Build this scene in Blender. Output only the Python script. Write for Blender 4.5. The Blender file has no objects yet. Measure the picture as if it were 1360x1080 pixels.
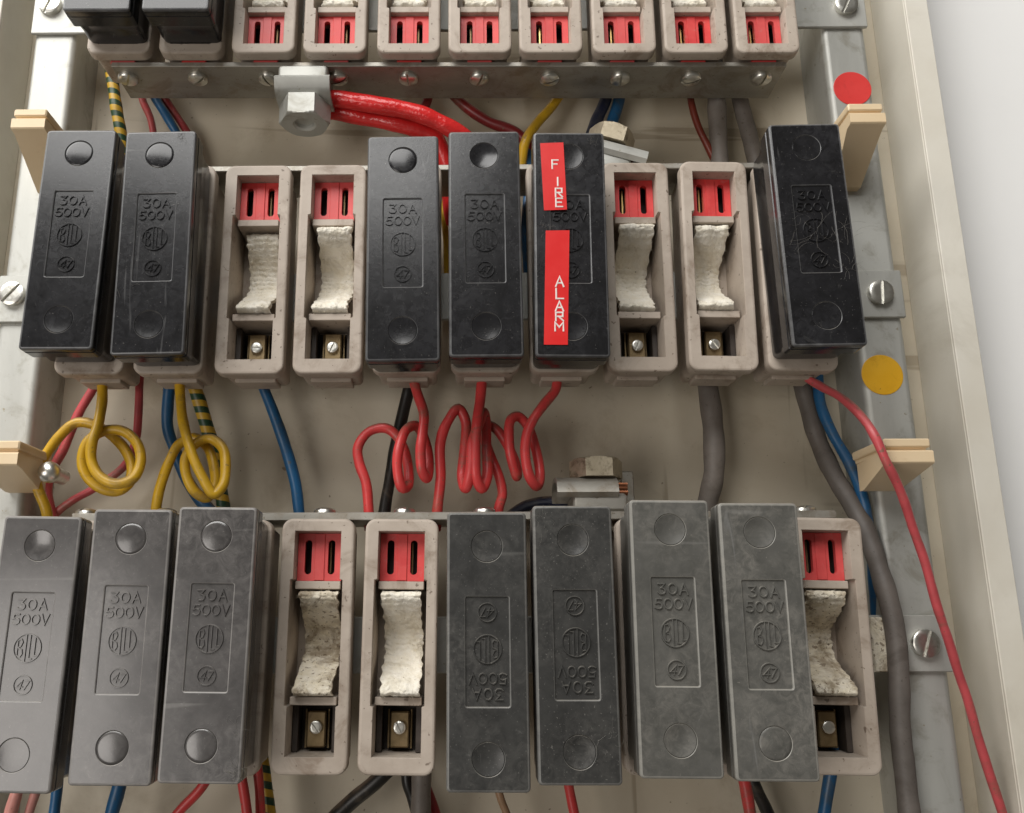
import bpy, bmesh, math, random
from mathutils import Vector, Matrix, noise
from mathutils.geometry import tessellate_polygon
random.seed(7)
S = 0.001                      # everything below is written in millimetres
scene = bpy.context.scene
COL = scene.collection

# ------------------------------------------------------------------ camera
F_PX, PITCH, YAW, ROLL = 1189.38, 0.2437, 0.0076, 0.0031
CAM = Vector((2.329, -398.96, -49.98))
Mcam = (Matrix.Rotation(YAW, 3, 'Z') @ Matrix.Rotation(PITCH, 3, 'X') @ Matrix.Rotation(ROLL, 3, 'Y'))
right, fwd, up = Mcam.col[0].copy(), Mcam.col[1].copy(), Mcam.col[2].copy()
cd = bpy.data.cameras.new('camera')
cam = bpy.data.objects.new('camera', cd); COL.objects.link(cam)
mw = Matrix((right, up, -fwd)).transposed().to_4x4(); mw.translation = CAM * S
cam.matrix_world = mw
cd.sensor_fit = 'HORIZONTAL'; cd.sensor_width = 36.0
cd.lens = F_PX * 36.0 / 1360.0
cd.shift_x = 80.0 / 1360.0
cd.clip_start = 0.01; cd.clip_end = 50
scene.camera = cam

# ------------------------------------------------------------------ light
world = bpy.data.worlds.new('World'); scene.world = world; world.use_nodes = True
world.node_tree.nodes['Background'].inputs[0].default_value = (1.0, 0.92, 0.8, 1)
world.node_tree.nodes['Background'].inputs[1].default_value = 0.115

def area(name, loc, target, sx, sy, power, col):
    l = bpy.data.lights.new(name, 'AREA'); l.shape = 'RECTANGLE'; l.size = sx; l.size_y = sy
    l.energy = power; l.color = col
    o = bpy.data.objects.new(name, l); COL.objects.link(o)
    o.location = loc
    o.rotation_euler = (Vector(target) - Vector(loc)).to_track_quat('-Z', 'Y').to_euler()
    return o
area('window_light', (-0.56, -0.81, 1.0), (0, 0, 0.03), 1.6, 0.8, 33.0, (1.0, 0.985, 0.96))
area('low_left_fill_light', (-0.85, -1.3, -0.3), (0, 0, -0.05), 0.65, 0.7, 8.0, (1.0, 0.945, 0.89))  # added fill lamp, no source seen; gives lower carriers sheen and lifts the panel
scene.view_settings.view_transform = 'Standard'
scene.view_settings.look = 'None'
scene.view_settings.exposure = -0.2
scene.view_settings.gamma = 1.0
scene.view_settings.use_curve_mapping = False
scene.render.engine = 'CYCLES'
scene.cycles.max_bounces = 8

# ------------------------------------------------------------------ helpers
HR = 54.0                      # fuse socket rim above the back panel
def at(u, v, h):
    """a pixel of the photograph, at the height h above the back panel -> (x, z, h)"""
    d = Mcam @ Vector(((u - 600) / F_PX, 1.0, -(v - 540) / F_PX))
    t = (-h - CAM.y) / d.y
    p = CAM + d * t
    return (p.x, p.z, h)
def V(x, z, h): return Vector((x * S, -h * S, z * S))

def tag(o, label, cat, group=None, kind=None):
    if label: o['label'] = label
    if cat: o['category'] = cat
    if group: o['group'] = group
    if kind: o['kind'] = kind
    return o
def empty(name, loc, rot=(0, 0, 0)):
    o = bpy.data.objects.new(name, None); COL.objects.link(o)
    o.location = loc; o.rotation_euler = rot; o.empty_display_size = .01
    return o
def link(name, me, parent=None, mat=None):
    o = bpy.data.objects.new(name, me); COL.objects.link(o)
    if parent: o.parent = parent
    if mat and not me.materials: me.materials.append(mat)
    return o

class MB:
    """mesh builder, local coordinates a (right), b (up), c (towards the viewer) in mm"""
    def __init__(s): s.v = []; s.f = []; s.uv = None
    def p(s, a, b, c): s.v.append((a * S, -c * S, b * S)); return len(s.v) - 1
    def face(s, *i): s.f.append(tuple(i))
    def loop(s, pts, c): return [s.p(a, b, c) for a, b in pts]
    def bridge(s, A, B):
        n = len(A)
        for i in range(n): s.face(A[i], A[(i + 1) % n], B[(i + 1) % n], B[i])
    def box(s, a0, a1, b0, b1, c0, c1, bev=0.0):
        if bev <= 0:
            L0 = s.loop([(a0, b0), (a1, b0), (a1, b1), (a0, b1)], c0)
            L1 = s.loop([(a0, b0), (a1, b0), (a1, b1), (a0, b1)], c1)
            s.face(*L0[::-1]); s.face(*L1); s.bridge(L0, L1)
        else:
            r = rrect(a0, a1, b0, b1, bev, 3); ri = rrect(a0 + bev * .7, a1 - bev * .7, b0 + bev * .7, b1 - bev * .7, bev * .4, 3)
            L0 = s.loop(ri, c0); L1 = s.loop(r, c0 + bev * .7); L2 = s.loop(r, c1 - bev * .7); L3 = s.loop(ri, c1)
            s.face(*L0[::-1]); s.bridge(L0, L1); s.bridge(L1, L2); s.bridge(L2, L3); s.face(*L3)
    def fill(s, loops):
        """fill an outline with holes; loops are lists of vertex ids"""
        pts = [[Vector((s.v[i][0] * 1e3, s.v[i][2] * 1e3, 0)) for i in L] for L in loops]
        flat = [i for L in loops for i in L]
        for t in tessellate_polygon(pts):
            a, b, c = (Vector(s.v[flat[k]]) for k in t)
            n = (b - a).cross(c - a)
            ids = [flat[k] for k in t]
            if n.length < 1e-16: continue
            if n.y > 0: ids = ids[::-1]
            s.face(*ids)
    def lathe(s, prof, ca=0, cb=0, n=24, cap=True):
        """profile (radius, c) around the c axis at ca, cb"""
        prev = None
        for r, c in prof:
            if r < 1e-6:
                k = s.p(ca, cb, c)
                if prev:
                    for i in range(n): s.face(prev[i], prev[(i + 1) % n], k)
                return
            L = s.loop([(ca + r * math.cos(2 * math.pi * i / n), cb + r * math.sin(2 * math.pi * i / n)) for i in range(n)], c)
            if prev: s.bridge(prev, L)
            prev = L
        if cap and prev: s.face(*prev)
    def mesh(s, name, smooth=35, recalc=True, flatfront=True):
        me = bpy.data.meshes.new(name); me.from_pydata(s.v, [], s.f)
        if recalc:
            bm = bmesh.new(); bm.from_mesh(me); bmesh.ops.recalc_face_normals(bm, faces=bm.faces); bm.to_mesh(me); bm.free()
        if smooth:
            me.polygons.foreach_set('use_smooth', [True] * len(me.polygons))
            me.set_sharp_from_angle(angle=math.radians(smooth))
            fl = [True] * len(me.polygons)
            if flatfront:
                fl = [p.normal.y > -.9995 for p in me.polygons]
            me.polygons.foreach_set('use_smooth', fl)
        me.update(); return me

def rrect(a0, a1, b0, b1, r, n=5):
    out = []
    for cx, cy, t0 in ((a1 - r, b1 - r, 0), (a0 + r, b1 - r, 90), (a0 + r, b0 + r, 180), (a1 - r, b0 + r, 270)):
        for k in range(n + 1):
            t = math.radians(t0 + 90 * k / n); out.append((cx + r * math.cos(t), cy + r * math.sin(t)))
    return out
def circ(a, b, r, n=32): return [(a + r * math.cos(2 * math.pi * i / n), b + r * math.sin(2 * math.pi * i / n)) for i in range(n)]

# ------------------------------------------------------------------ materials
def nmat(name): 
    m = bpy.data.materials.new(name); m.use_nodes = True
    nt = m.node_tree; b = nt.nodes['Principled BSDF']
    return m, nt, b
def N(nt, t, **k):
    n = nt.nodes.new(t)
    for a, v in k.items(): setattr(n, a, v)
    return n
def coords(nt):
    tc = N(nt, 'ShaderNodeTexCoord'); oi = N(nt, 'ShaderNodeObjectInfo')
    mul = N(nt, 'ShaderNodeMath', operation='MULTIPLY'); mul.inputs[1].default_value = 3.7
    nt.links.new(oi.outputs['Random'], mul.inputs[0])
    add = N(nt, 'ShaderNodeVectorMath', operation='ADD')
    nt.links.new(tc.outputs['Object'], add.inputs[0]); nt.links.new(mul.outputs[0], add.inputs[1])
    return add.outputs[0], oi
def noise_tex(nt, vec, scale, detail=5, rough=.6, dist=0.0, stretch=None):
    if stretch:
        mp = N(nt, 'ShaderNodeMapping'); mp.inputs['Scale'].default_value = stretch
        nt.links.new(vec, mp.inputs[0]); vec = mp.outputs[0]
    n = N(nt, 'ShaderNodeTexNoise'); n.inputs['Scale'].default_value = scale; n.inputs['Detail'].default_value = detail
    n.inputs['Roughness'].default_value = rough; n.inputs['Distortion'].default_value = dist
    nt.links.new(vec, n.inputs['Vector']); return n.outputs['Fac']
def ramp(nt, fac, lo, hi):
    r = N(nt, 'ShaderNodeMapRange', interpolation_type='SMOOTHSTEP'); r.inputs['From Min'].default_value = lo; r.inputs['From Max'].default_value = hi
    nt.links.new(fac, r.inputs['Value']); return r.outputs['Result']
def mix(nt, fac, a, b):
    m = N(nt, 'ShaderNodeMix', data_type='RGBA')
    for s, v in ((0, fac), (6, a), (7, b)):
        if isinstance(v, (int, float)): m.inputs[s].default_value = v
        elif isinstance(v, tuple): m.inputs[s].default_value = (*v[:3], 1)
        else: nt.links.new(v, m.inputs[s])
    return m.outputs[2]
def mulf(nt, a, k):
    m = N(nt, 'ShaderNodeMath', operation='MULTIPLY'); nt.links.new(a, m.inputs[0])
    if isinstance(k, (int, float)): m.inputs[1].default_value = k
    else: nt.links.new(k, m.inputs[1])
    return m.outputs[0]
def mapf(nt, fac, lo, hi):
    r = N(nt, 'ShaderNodeMapRange'); r.inputs['To Min'].default_value = lo; r.inputs['To Max'].default_value = hi
    nt.links.new(fac, r.inputs['Value']); return r.outputs['Result']

def surface(name, c1, c2, rough=(.4, .6), metal=0.0, ns=120, bump=.15, bs=900, bdist=.0002, dirt=None, dirt_amt=.5, dirt_s=60, dirt_lo=.5, specks=None, speck_s=1400, speck_lo=.66, coat=0.0, stretch=None, spec=.5, dust_up=0.0, scratch=None, dust_tone=(.3, .275, .235)):
    m, nt, b = nmat(name); vec, oi = coords(nt)
    n1 = noise_tex(nt, vec, ns, 6, .62, .3, stretch)
    col = mix(nt, ramp(nt, n1, .3, .7), c1, c2)
    rr = mapf(nt, n1, rough[0], rough[1])
    if dirt:
        d = mulf(nt, ramp(nt, noise_tex(nt, vec, dirt_s, 7, .7, .6), dirt_lo, dirt_lo + .2), dirt_amt)
        col = mix(nt, d, col, dirt)
    if dust_up: col = settled(nt, vec, col, dust_up, dust_tone)
    if scratch:
        for st_, s_ in (((1, 1, .06), 70), ((.08, 1, 1), 50)):
            col = mix(nt, mulf(nt, ramp(nt, noise_tex(nt, vec, s_, 3, .55, .7, st_), .67, .71), .5), col, scratch)
    if specks:
        for s_, k in ((speck_s, speck_lo), (speck_s * .42, speck_lo + .03)):
            col = mix(nt, mulf(nt, ramp(nt, noise_tex(nt, vec, s_, 2, .5), k, k + .05), .75), col, specks)
    nt.links.new(col, b.inputs['Base Color']); nt.links.new(rr, b.inputs['Roughness'])
    b.inputs['Metallic'].default_value = metal; b.inputs['Coat Weight'].default_value = coat; b.inputs['Coat Roughness'].default_value = .25
    b.inputs['Specular IOR Level'].default_value = spec
    if bump:
        bp = N(nt, 'ShaderNodeBump'); bp.inputs['Strength'].default_value = bump; bp.inputs['Distance'].default_value = bdist
        nt.links.new(noise_tex(nt, vec, bs, 4, .6), bp.inputs['Height']); nt.links.new(bp.outputs[0], b.inputs['Normal'])
    return m

def settled(nt, vec, col, amt=.55, tone=(.3, .275, .235)):
    # dust lying on faces that look up
    g = N(nt, 'ShaderNodeNewGeometry'); s = N(nt, 'ShaderNodeSeparateXYZ'); nt.links.new(g.outputs['Normal'], s.inputs[0])
    f = mulf(nt, ramp(nt, s.outputs[2], .3, .8), mulf(nt, ramp(nt, noise_tex(nt, vec, 300, 6, .7), .25, .6), amt))
    return mix(nt, f, col, tone)
def carrier_mat(name, c1, c2, film, film_amt, rough, speck=(.25, .24, .22), speck_lo=.7, coat=0.0):
    """moulded black phenolic under a film of dust, rubbed in blotches"""
    m, nt, b = nmat(name); vec, oi = coords(nt)
    n1 = noise_tex(nt, vec, 90, 6, .65, .5)
    col = mix(nt, ramp(nt, n1, .3, .7), c1, c2)
    n2 = noise_tex(nt, vec, 260, 7, .75, .8); n3 = noise_tex(nt, vec, 38, 4, .6)
    d = mulf(nt, ramp(nt, n2, .35, .75), mulf(nt, ramp(nt, n3, .28, .72), mapf(nt, oi.outputs['Random'], film_amt * .5, film_amt * 1.5)))
    col = mix(nt, d, col, film)
    col = mix(nt, mulf(nt, ramp(nt, noise_tex(nt, vec, 1500, 2, .5), speck_lo, speck_lo + .05), .4), col, speck)
    col = settled(nt, vec, col)
    # fine wiping scratches
    sc = noise_tex(nt, vec, 160, 3, .6, 1.5, (1, 1, .09))
    col = mix(nt, mulf(nt, ramp(nt, sc, .68, .76), .22), col, (.3, .3, .3))
    sm = noise_tex(nt, vec, 55, 8, .8, 2.2)
    col = mix(nt, mulf(nt, ramp(nt, sm, .6, .78), film_amt * .55), col, (.26, .255, .24))
    sc2 = noise_tex(nt, vec, 120, 2, .5, .8, (.06, 1, .8))
    col = mix(nt, mulf(nt, ramp(nt, sc2, .72, .76), .2), col, (.35, .34, .32))
    nt.links.new(col, b.inputs['Base Color'])
    rr = mapf(nt, n2, rough[0], rough[1]); nt.links.new(rr, b.inputs['Roughness'])
    b.inputs['Coat Weight'].default_value = coat; nt.links.new(mapf(nt, n3, .06, .22), b.inputs['Coat Roughness'])
    bp = N(nt, 'ShaderNodeBump'); bp.inputs['Strength'].default_value = .2; bp.inputs['Distance'].default_value = .00008
    nt.links.new(noise_tex(nt, vec, 700, 5, .65), bp.inputs['Height']); nt.links.new(bp.outputs[0], b.inputs['Normal'])
    return m
M = {}
M['black'] = carrier_mat('black_phenolic', (.008, .008, .009), (.014, .014, .016), (.05, .05, .055), .4, (.1, .3), coat=.0)
M['black2'] = carrier_mat('dusty_phenolic', (.026, .026, .025), (.042, .042, .04), (.12, .115, .105), .7, (.24, .5), speck_lo=.67)
M['grey'] = carrier_mat('dust_filmed_phenolic', (.05, .047, .046), (.075, .07, .068), (.17, .16, .152), .6, (.15, .34), coat=.5)
M['olive'] = carrier_mat('grimy_phenolic', (.075, .074, .067), (.105, .103, .094), (.22, .208, .185), .7, (.28, .5), (.3, .28, .24))
M['black_edge'] = carrier_mat('rubbed_highlight_black_edge', (.05, .05, .052), (.09, .09, .092), (.2, .2, .2), .6, (.22, .4))  # edge set: lit-edge highlight painted into a lighter colour, along with rubbed wear
M['black2_edge'] = carrier_mat('rubbed_highlight_dusty_edge', (.09, .088, .084), (.13, .128, .12), (.25, .24, .22), .7, (.3, .5))
M['grey_edge'] = carrier_mat('rubbed_highlight_grey_edge', (.16, .152, .146), (.22, .21, .2), (.32, .3, .28), .6, (.25, .45))
M['olive_edge'] = carrier_mat('rubbed_highlight_grimy_edge', (.19, .185, .168), (.25, .243, .22), (.34, .32, .28), .6, (.3, .5))
M['mould'] = surface('grey_beige_moulding', (.4, .335, .275), (.49, .42, .352), (.42, .65), 0, 60, .3, 700, .00018, dirt=(.2, .14, .095), dirt_amt=.7, dirt_s=50, dirt_lo=.5, specks=(.11, .075, .05), speck_s=520, speck_lo=.68, dust_up=.45)
M['red'] = surface('red_shutter_plastic', (.62, .035, .035), (.7, .06, .055), (.38, .6), 0, 160, .12, 900, .0001, dirt=(.5, .25, .22), dirt_amt=.4, dirt_s=300, dirt_lo=.55)
def fade(m, tone, amt):
    nt = m.node_tree; b = nt.nodes['Principled BSDF']; oi = N(nt, 'ShaderNodeObjectInfo')
    src = b.inputs['Base Color'].links[0].from_socket
    pw = N(nt, 'ShaderNodeMath', operation='POWER'); nt.links.new(oi.outputs['Random'], pw.inputs[0]); pw.inputs[1].default_value = 2.0
    nt.links.new(mix(nt, mulf(nt, pw.outputs[0], amt), src, tone), b.inputs['Base Color'])
fade(M['red'], (.6, .2, .2), .5)
M['brass'] = surface('tarnished_brass', (.2, .145, .075), (.3, .22, .12), (.38, .55), .8, 200, .15, 900, dirt=(.12, .08, .05), dirt_amt=.6, dirt_s=200)
M['gold'] = surface('clean_brass', (.75, .55, .22), (.68, .48, .2), (.25, .4), 1.0, 200, .1, 900)
M['dark'] = surface('dark_terminal_moulding', (.03, .022, .018), (.05, .038, .03), (.5, .7), 0)
M['zinc'] = surface('zinc_plated_steel', (.44, .44, .41), (.53, .53, .495), (.46, .64), .5, 60, .15, 500, dirt=(.27, .25, .2), dirt_amt=.6, dirt_s=60, dirt_lo=.5, specks=(.3, .26, .18), speck_s=500, speck_lo=.72, stretch=(1, 1, .15))
M['bar'] = surface('tinned_busbar', (.31, .295, .26), (.42, .4, .36), (.42, .62), .8, 70, .2, 600, dirt=(.25, .21, .16), dirt_amt=.7, dirt_s=70, dirt_lo=.46, specks=(.2, .17, .13), speck_s=800, speck_lo=.68, stretch=(.3, 1, 1))
M['screw'] = surface('steel_screw', (.66, .65, .6), (.78, .77, .72), (.25, .42), 1.0, 300, .15, 900, dirt=(.3, .25, .17), dirt_amt=.6, dirt_s=250, dirt_lo=.52)
M['pad'] = surface('woven_heat_pad', (.8, .74, .61), (.87, .83, .74), (.85, .95), 0, 220, .9, 1500, .0005, dirt=(.42, .36, .25), dirt_amt=.55, dirt_s=90, dirt_lo=.5, specks=(.25, .2, .13), speck_s=900, speck_lo=.7)
M['pad_dirty'] = surface('scorched_heat_pad', (.74, .66, .5), (.84, .78, .66), (.85, .95), 0, 220, .9, 1500, .0005, dirt=(.25, .19, .12), dirt_amt=.8, dirt_s=90, dirt_lo=.44, specks=(.18, .13, .08), speck_s=700, speck_lo=.62)
M['cream'] = surface('cream_plastic', (.74, .57, .36), (.77, .61, .4), (.35, .5), 0, 40, .06, 300, dirt=(.5, .36, .2), dirt_amt=.35, dirt_s=120, dirt_lo=.58)
M['panel'] = surface('painted_back_panel', (.52, .455, .345), (.6, .54, .43), (.38, .65), 0, 14, .14, 300, .0002, dirt=(.3, .23, .14), dirt_amt=.42, dirt_s=26, dirt_lo=.52, specks=(.18, .13, .08), speck_s=420, speck_lo=.7, scratch=(.25, .19, .12))
M['side'] = surface('painted_cabinet_side', (.66, .62, .53), (.74, .71, .63), (.45, .65), 0, 14, .12, 300, .0002, dirt=(.44, .4, .32), dirt_amt=.45, dirt_s=9, dirt_lo=.5)
M['white'] = surface('white_wall_paint', (.89, .89, .88), (.91, .91, .9), (.6, .8), 0, 10, .2, 160, .0003)
M['dot_red'] = surface('red_sticker', (.72, .045, .04), (.75, .055, .05), (.35, .55), 0, 60, .12, 90, .0006, dirt=(.5, .03, .03), dirt_amt=.35, dirt_s=160)
M['dot_yellow'] = surface('yellow_sticker', (.72, .38, .012), (.76, .42, .02), (.35, .55), 0, 60, .12, 90, .0006, dirt=(.5, .25, .01), dirt_amt=.45, dirt_s=160, specks=(.3, .16, .02), speck_s=500, speck_lo=.68)
M['tape'] = surface('red_embossing_tape', (.66, .02, .02), (.7, .03, .028), (.2, .3), 0, 60, .03, 300)
M['tape_letters'] = surface('white_embossed_letters', (.72, .66, .62), (.8, .76, .72), (.4, .5), 0)
M['oldbolt'] = surface('weathered_bolt', (.42, .36, .26), (.55, .48, .36), (.35, .55), .8, 150, .3, 700, dirt=(.12, .09, .06), dirt_amt=.8, dirt_s=160, dirt_lo=.48)
M['copper'] = surface('copper_strand', (.34, .14, .07), (.22, .09, .05), (.4, .6), 1.0, 400, .2, 900)
M['fluff'] = surface('dust_fluff', (.17, .16, .145), (.25, .235, .21), (.9, 1), 0)
def wire_mat(name, c, dirt=(.17, .11, .07), amt=.7, rough=(.28, .5)):
    d = tuple(x * .72 for x in c)
    return surface(name, c, d, rough, 0, 60, .12, 900, .00012, dirt=dirt, dirt_amt=amt, dirt_s=70, dirt_lo=.5, specks=dirt, speck_s=700, speck_lo=.68, dust_up=.8, dust_tone=(.2, .145, .105))
M['w_red'] = wire_mat('red_wire_sleeve', (.72, .06, .06))
M['w_tape'] = surface('red_tape_wrapped_cable', (.72, .03, .03), (.6, .02, .02), (.14, .3), 0, 90, .8, 140, .0012, dirt=(.12, .02, .015), dirt_amt=.5, dirt_s=110, dirt_lo=.55)
M['w_pink'] = wire_mat('faded_red_wire_sleeve', (.6, .09, .1))
M['w_dred'] = wire_mat('dark_red_wire_sleeve', (.28, .015, .018))
M['w_brown'] = wire_mat('brown_red_wire_sleeve', (.2, .03, .015))
M['w_yel'] = wire_mat('yellow_wire_sleeve', (.68, .4, .015), (.25, .16, .05))
M['w_blue'] = wire_mat('blue_wire_sleeve', (.014, .11, .26), (.08, .09, .09))
M['w_navy'] = wire_mat('navy_wire_sleeve', (.012, .018, .05), (.06, .06, .06))
M['w_black'] = wire_mat('black_wire_sleeve', (.018, .016, .014), (.09, .07, .05))
M['w_grey'] = wire_mat('grey_cable_sheath', (.19, .165, .145), (.1, .08, .06), .5, (.45, .65))
M['w_lgrey'] = wire_mat('pale_grey_cable_sheath', (.15, .13, .115), (.08, .065, .055), .7, (.45, .65))
M['w_tan'] = wire_mat('tan_wire_sleeve', (.42, .26, .15))
M['w_salmon'] = wire_mat('salmon_wire_sleeve', (.6, .26, .22))
def earth_mat():
    m, nt, b = nmat('green_yellow_wire_sleeve'); uv = N(nt, 'ShaderNodeUVMap'); sx = N(nt, 'ShaderNodeSeparateXYZ')
    nt.links.new(uv.outputs[0], sx.inputs[0])
    a = N(nt, 'ShaderNodeMath', operation='MULTIPLY_ADD'); nt.links.new(sx.outputs[1], a.inputs[0]); a.inputs[1].default_value = 165.0; nt.links.new(sx.outputs[0], a.inputs[2])
    fr = N(nt, 'ShaderNodeMath', operation='FRACT'); nt.links.new(a.outputs[0], fr.inputs[0])
    st = ramp(nt, fr.outputs[0], .48, .52)
    vec, oi = coords(nt); n1 = noise_tex(nt, vec, 90, 5)
    y = mix(nt, n1, (.58, .36, .025), (.44, .26, .02)); col = mix(nt, st, y, (.01, .05, .02))
    col = mix(nt, mulf(nt, ramp(nt, noise_tex(nt, vec, 300, 5), .5, .7), .3), col, (.18, .13, .07))
    nt.links.new(col, b.inputs['Base Color']); b.inputs['Roughness'].default_value = .45
    return m
M['w_earth'] = earth_mat()

# ------------------------------------------------------------------ stroke lettering
GL = {
 '3': [[(.02, 1), (.58, 1), (.3, .6), (.48, .56), (.62, .4), (.62, .2), (.5, .04), (.3, 0), (.1, .03), (0, .14)]],
 '0': [[(.36 + .36 * math.sin(t * math.pi / 9), .5 + .5 * math.cos(t * math.pi / 9)) for t in range(19)]],
 'A': [[(0, 0), (.34, 1), (.68, 0)], [(.13, .34), (.55, .34)]],
 '5': [[(.56, 1), (.1, 1), (.05, .56), (.28, .63), (.5, .56), (.62, .38), (.58, .14), (.4, .01), (.18, .01), (0, .12)]],
 'V': [[(0, 1), (.33, 0), (.66, 1)]],
 '4': [[(.5, 0), (.56, 1), (0, .28), (.72, .28)]],
 '7': [[(.02, 1), (.56, 1), (.2, 0)]],
 'F': [[(0, 0), (0, 1), (.58, 1)], [(0, .52), (.46, .52)]],
 'I': [[(.1, 0), (.1, 1)]],
 'R': [[(0, 0), (0, 1), (.56, 1), (.56, .5), (0, .5)], [(.22, .48), (.58, 0)]],
 'E': [[(.56, 1), (0, 1), (0, 0), (.56, 0)], [(0, .52), (.46, .52)]],
 'L': [[(0, 1), (0, 0), (.52, 0)]],
 'M': [[(0, 0), (0, 1), (.36, .4), (.72, 1), (.72, 0)]],
}
def stroke(mb, pts, w, c0, c1, top=.55):
    n = len(pts); closed = (abs(pts[0][0] - pts[-1][0]) + abs(pts[0][1] - pts[-1][1])) < 1e-6
    P = [Vector(q) for q in (pts[:-1] if closed else pts)]; n = len(P)
    rings = []
    for i in range(n):
        a = P[(i - 1) % n] if (closed or i > 0) else None; b = P[(i + 1) % n] if (closed or i < n - 1) else None
        d1 = (P[i] - a).normalized() if a is not None else None; d2 = (b - P[i]).normalized() if b is not None else None
        if d1 is None: d1 = d2
        if d2 is None: d2 = d1
        t = d1 + d2
        t = t.normalized() if t.length > .05 else d1
        nn = Vector((-t.y, t.x)); k = 1 / max(.5, abs(nn.dot(Vector((-d1.y, d1.x)))))
        q = P[i].copy()
        if not closed and i == 0: q = q - d2 * w * .45
        if not closed and i == n - 1: q = q + d1 * w * .45
        o = nn * (w / 2 * k); oi = o * top
        rings.append([mb.p(q.x + o.x, q.y + o.y, c0), mb.p(q.x + oi.x, q.y + oi.y, c1), mb.p(q.x - oi.x, q.y - oi.y, c1), mb.p(q.x - o.x, q.y - o.y, c0)])
    m = n if closed else n - 1
    for i in range(m):
        A, B = rings[i], rings[(i + 1) % n]
        for k in range(3): mb.face(A[k], B[k], B[k + 1], A[k + 1])
    if not closed:
        mb.face(*rings[0]); mb.face(*rings[-1][::-1])
def text(mb, s, cx, cy, hgt, w, c0, c1, sx=1.0, gap=.26, slant=0.0):
    adv = []; x = 0
    for ch in s:
        ww = max(q[0] for pl in GL[ch] for q in pl); adv.append(x); x += ww + gap
    tot = x - gap
    for k, ch in enumerate(s):
        for j, pl in enumerate(GL[ch]):
            stroke(mb, [(cx + (adv[k] + q[0] - tot / 2 + slant * (q[1] - .5)) * hgt * sx, cy + (q[1] - .5) * hgt) for q in pl], w, c0, c1 - .015 * j)

# ------------------------------------------------------------------ fuse carrier
WC, LC, HC = 28.05, 93.0, 25.66
def carrier_body():
    mb = MB(); ha, hb = WC / 2, LC / 2
    def ring(ia, ib, r, c): return mb.loop(rrect(-ha + ia, ha - ia, -hb + ib, hb - ib, r, 4), c)
    prof = [(.95, .95, .8, HC), (.45, .45, 1.1, HC - .12), (.12, .12, 1.4, HC - .45), (0, 0, 1.5, HC - 1.1), (0, 0, 1.5, HC - 3.4), (.35, .2, 1.4, HC - 3.6), (.35, .2, 1.4, HC - 4.2), (0, 0, 1.5, HC - 4.5), (.1, .15, 1.5, HC - 10.5), (.6, 1.4, 1.6, HC - 11.0),
            (.75, 2.3, 2.0, HC - 12.5), (1.0, 2.6, 2.4, 8), (.85, 2.4, 2.6, 3), (1.2, 2.8, 2.6, .02)]
    R = [ring(*q) for q in prof]
    for A, B in zip(R, R[1:]): mb.bridge(A, B)
    mb.face(*R[-1])
    holes = []
    for cb in (36.0, -34.4):
        L0 = mb.loop(circ(0, cb, 5.75), HC); L1 = mb.loop(circ(0, cb, 5.55), HC - .2); L2 = mb.loop(circ(0, cb, 5.5), HC - 1.6)
        mb.bridge(L0, L1); mb.bridge(L1, L2); mb.face(*L2[::-1]); holes.append(L0)
    r0 = rrect(-7.9, 7.9, -17.4, 19.8, .9, 3); r1 = rrect(-7.6, 7.6, -17.1, 19.5, .7, 3); r2 = rrect(-7.45, 7.45, -16.95, 19.35, .6, 3)
    L0 = mb.loop(r0, HC); L1 = mb.loop(r1, HC - .16); L2 = mb.loop(r2, HC - .62)
    mb.bridge(L0, L1); mb.bridge(L1, L2); mb.face(*L2[::-1]); holes.append(L0)
    mb.fill([R[0]] + holes)
    me = mb.mesh('carrier_body', 28, recalc=False)
    bm = bmesh.new(); bm.from_mesh(me); bmesh.ops.recalc_face_normals(bm, faces=bm.faces); bm.to_mesh(me); bm.free()
    return me
def plug_mesh(depth):
    mb = MB(); z = 0.12
    mb.lathe([(5.42, -1.5), (5.42, -.12 - z), (5.3, 0 - z)] + [(5.25 * k / 7, -z - depth * (1 - (k / 7) ** 2)) for k in range(6, 0, -1)] + [(0, -z - depth)], n=32)
    return mb.mesh('screw_plug', 40)
def letters_mesh():
    mb = MB(); c0, c1 = HC - .66, HC - .12
    text(mb, '30A', 0, 15.4, 3.5, .62, c0, c1, 1.12, .3); text(mb, '500V', 0, 10.3, 3.4, .6, c0, c1, 1.1, .22)
    return mb.mesh('rating_lettering', 30)
def maker_mesh():
    mb = MB(); c0, c1 = HC - .66, HC - .14; y = .6
    stroke(mb, circ(0, y, 4.75, 40) + [circ(0, y, 4.75, 40)[0]], .55, c0, c1)
    # initials stretched to the ring
    stroke(mb, [(-3.4, y - 2.6), (-3.4, y + 2.6), (-2.2, y + 2.9), (-1.75, y + 1.9), (-2.3, y + .5), (-3.1, y + .2)], .5, c0, c1)
    stroke(mb, [(-3.0, y), (-1.9, y - .5), (-1.6, y - 2.0), (-2.2, y - 3.0), (-3.2, y - 2.7)], .5, c0, c1 - .02)
    stroke(mb, [(-.55, y - 4.3), (-.55, y + 4.3)], .5, c0, c1 - .03)
    stroke(mb, [(.8, y + 4.3), (.8, y - 3.4), (1.75, y - 3.6)], .5, c0, c1 - .03)
    stroke(mb, [(2.6, y + 3.5), (2.6, y - 2.4), (3.6, y - 2.5)], .5, c0, c1)
    return mb.mesh('maker_emblem', 30)
def mark_mesh():
    mb = MB(); c0, c1 = HC - .66, HC - .16; y = -11.7
    stroke(mb, circ(0, y, 3.15, 32) + [circ(0, y, 3.15, 32)[0]], .48, c0, c1)
    text(mb, '47', 0, y, 2.9, .48, c0, c1, 1.0, .12, .22)
    return mb.mesh('number_mark', 30)
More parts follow.
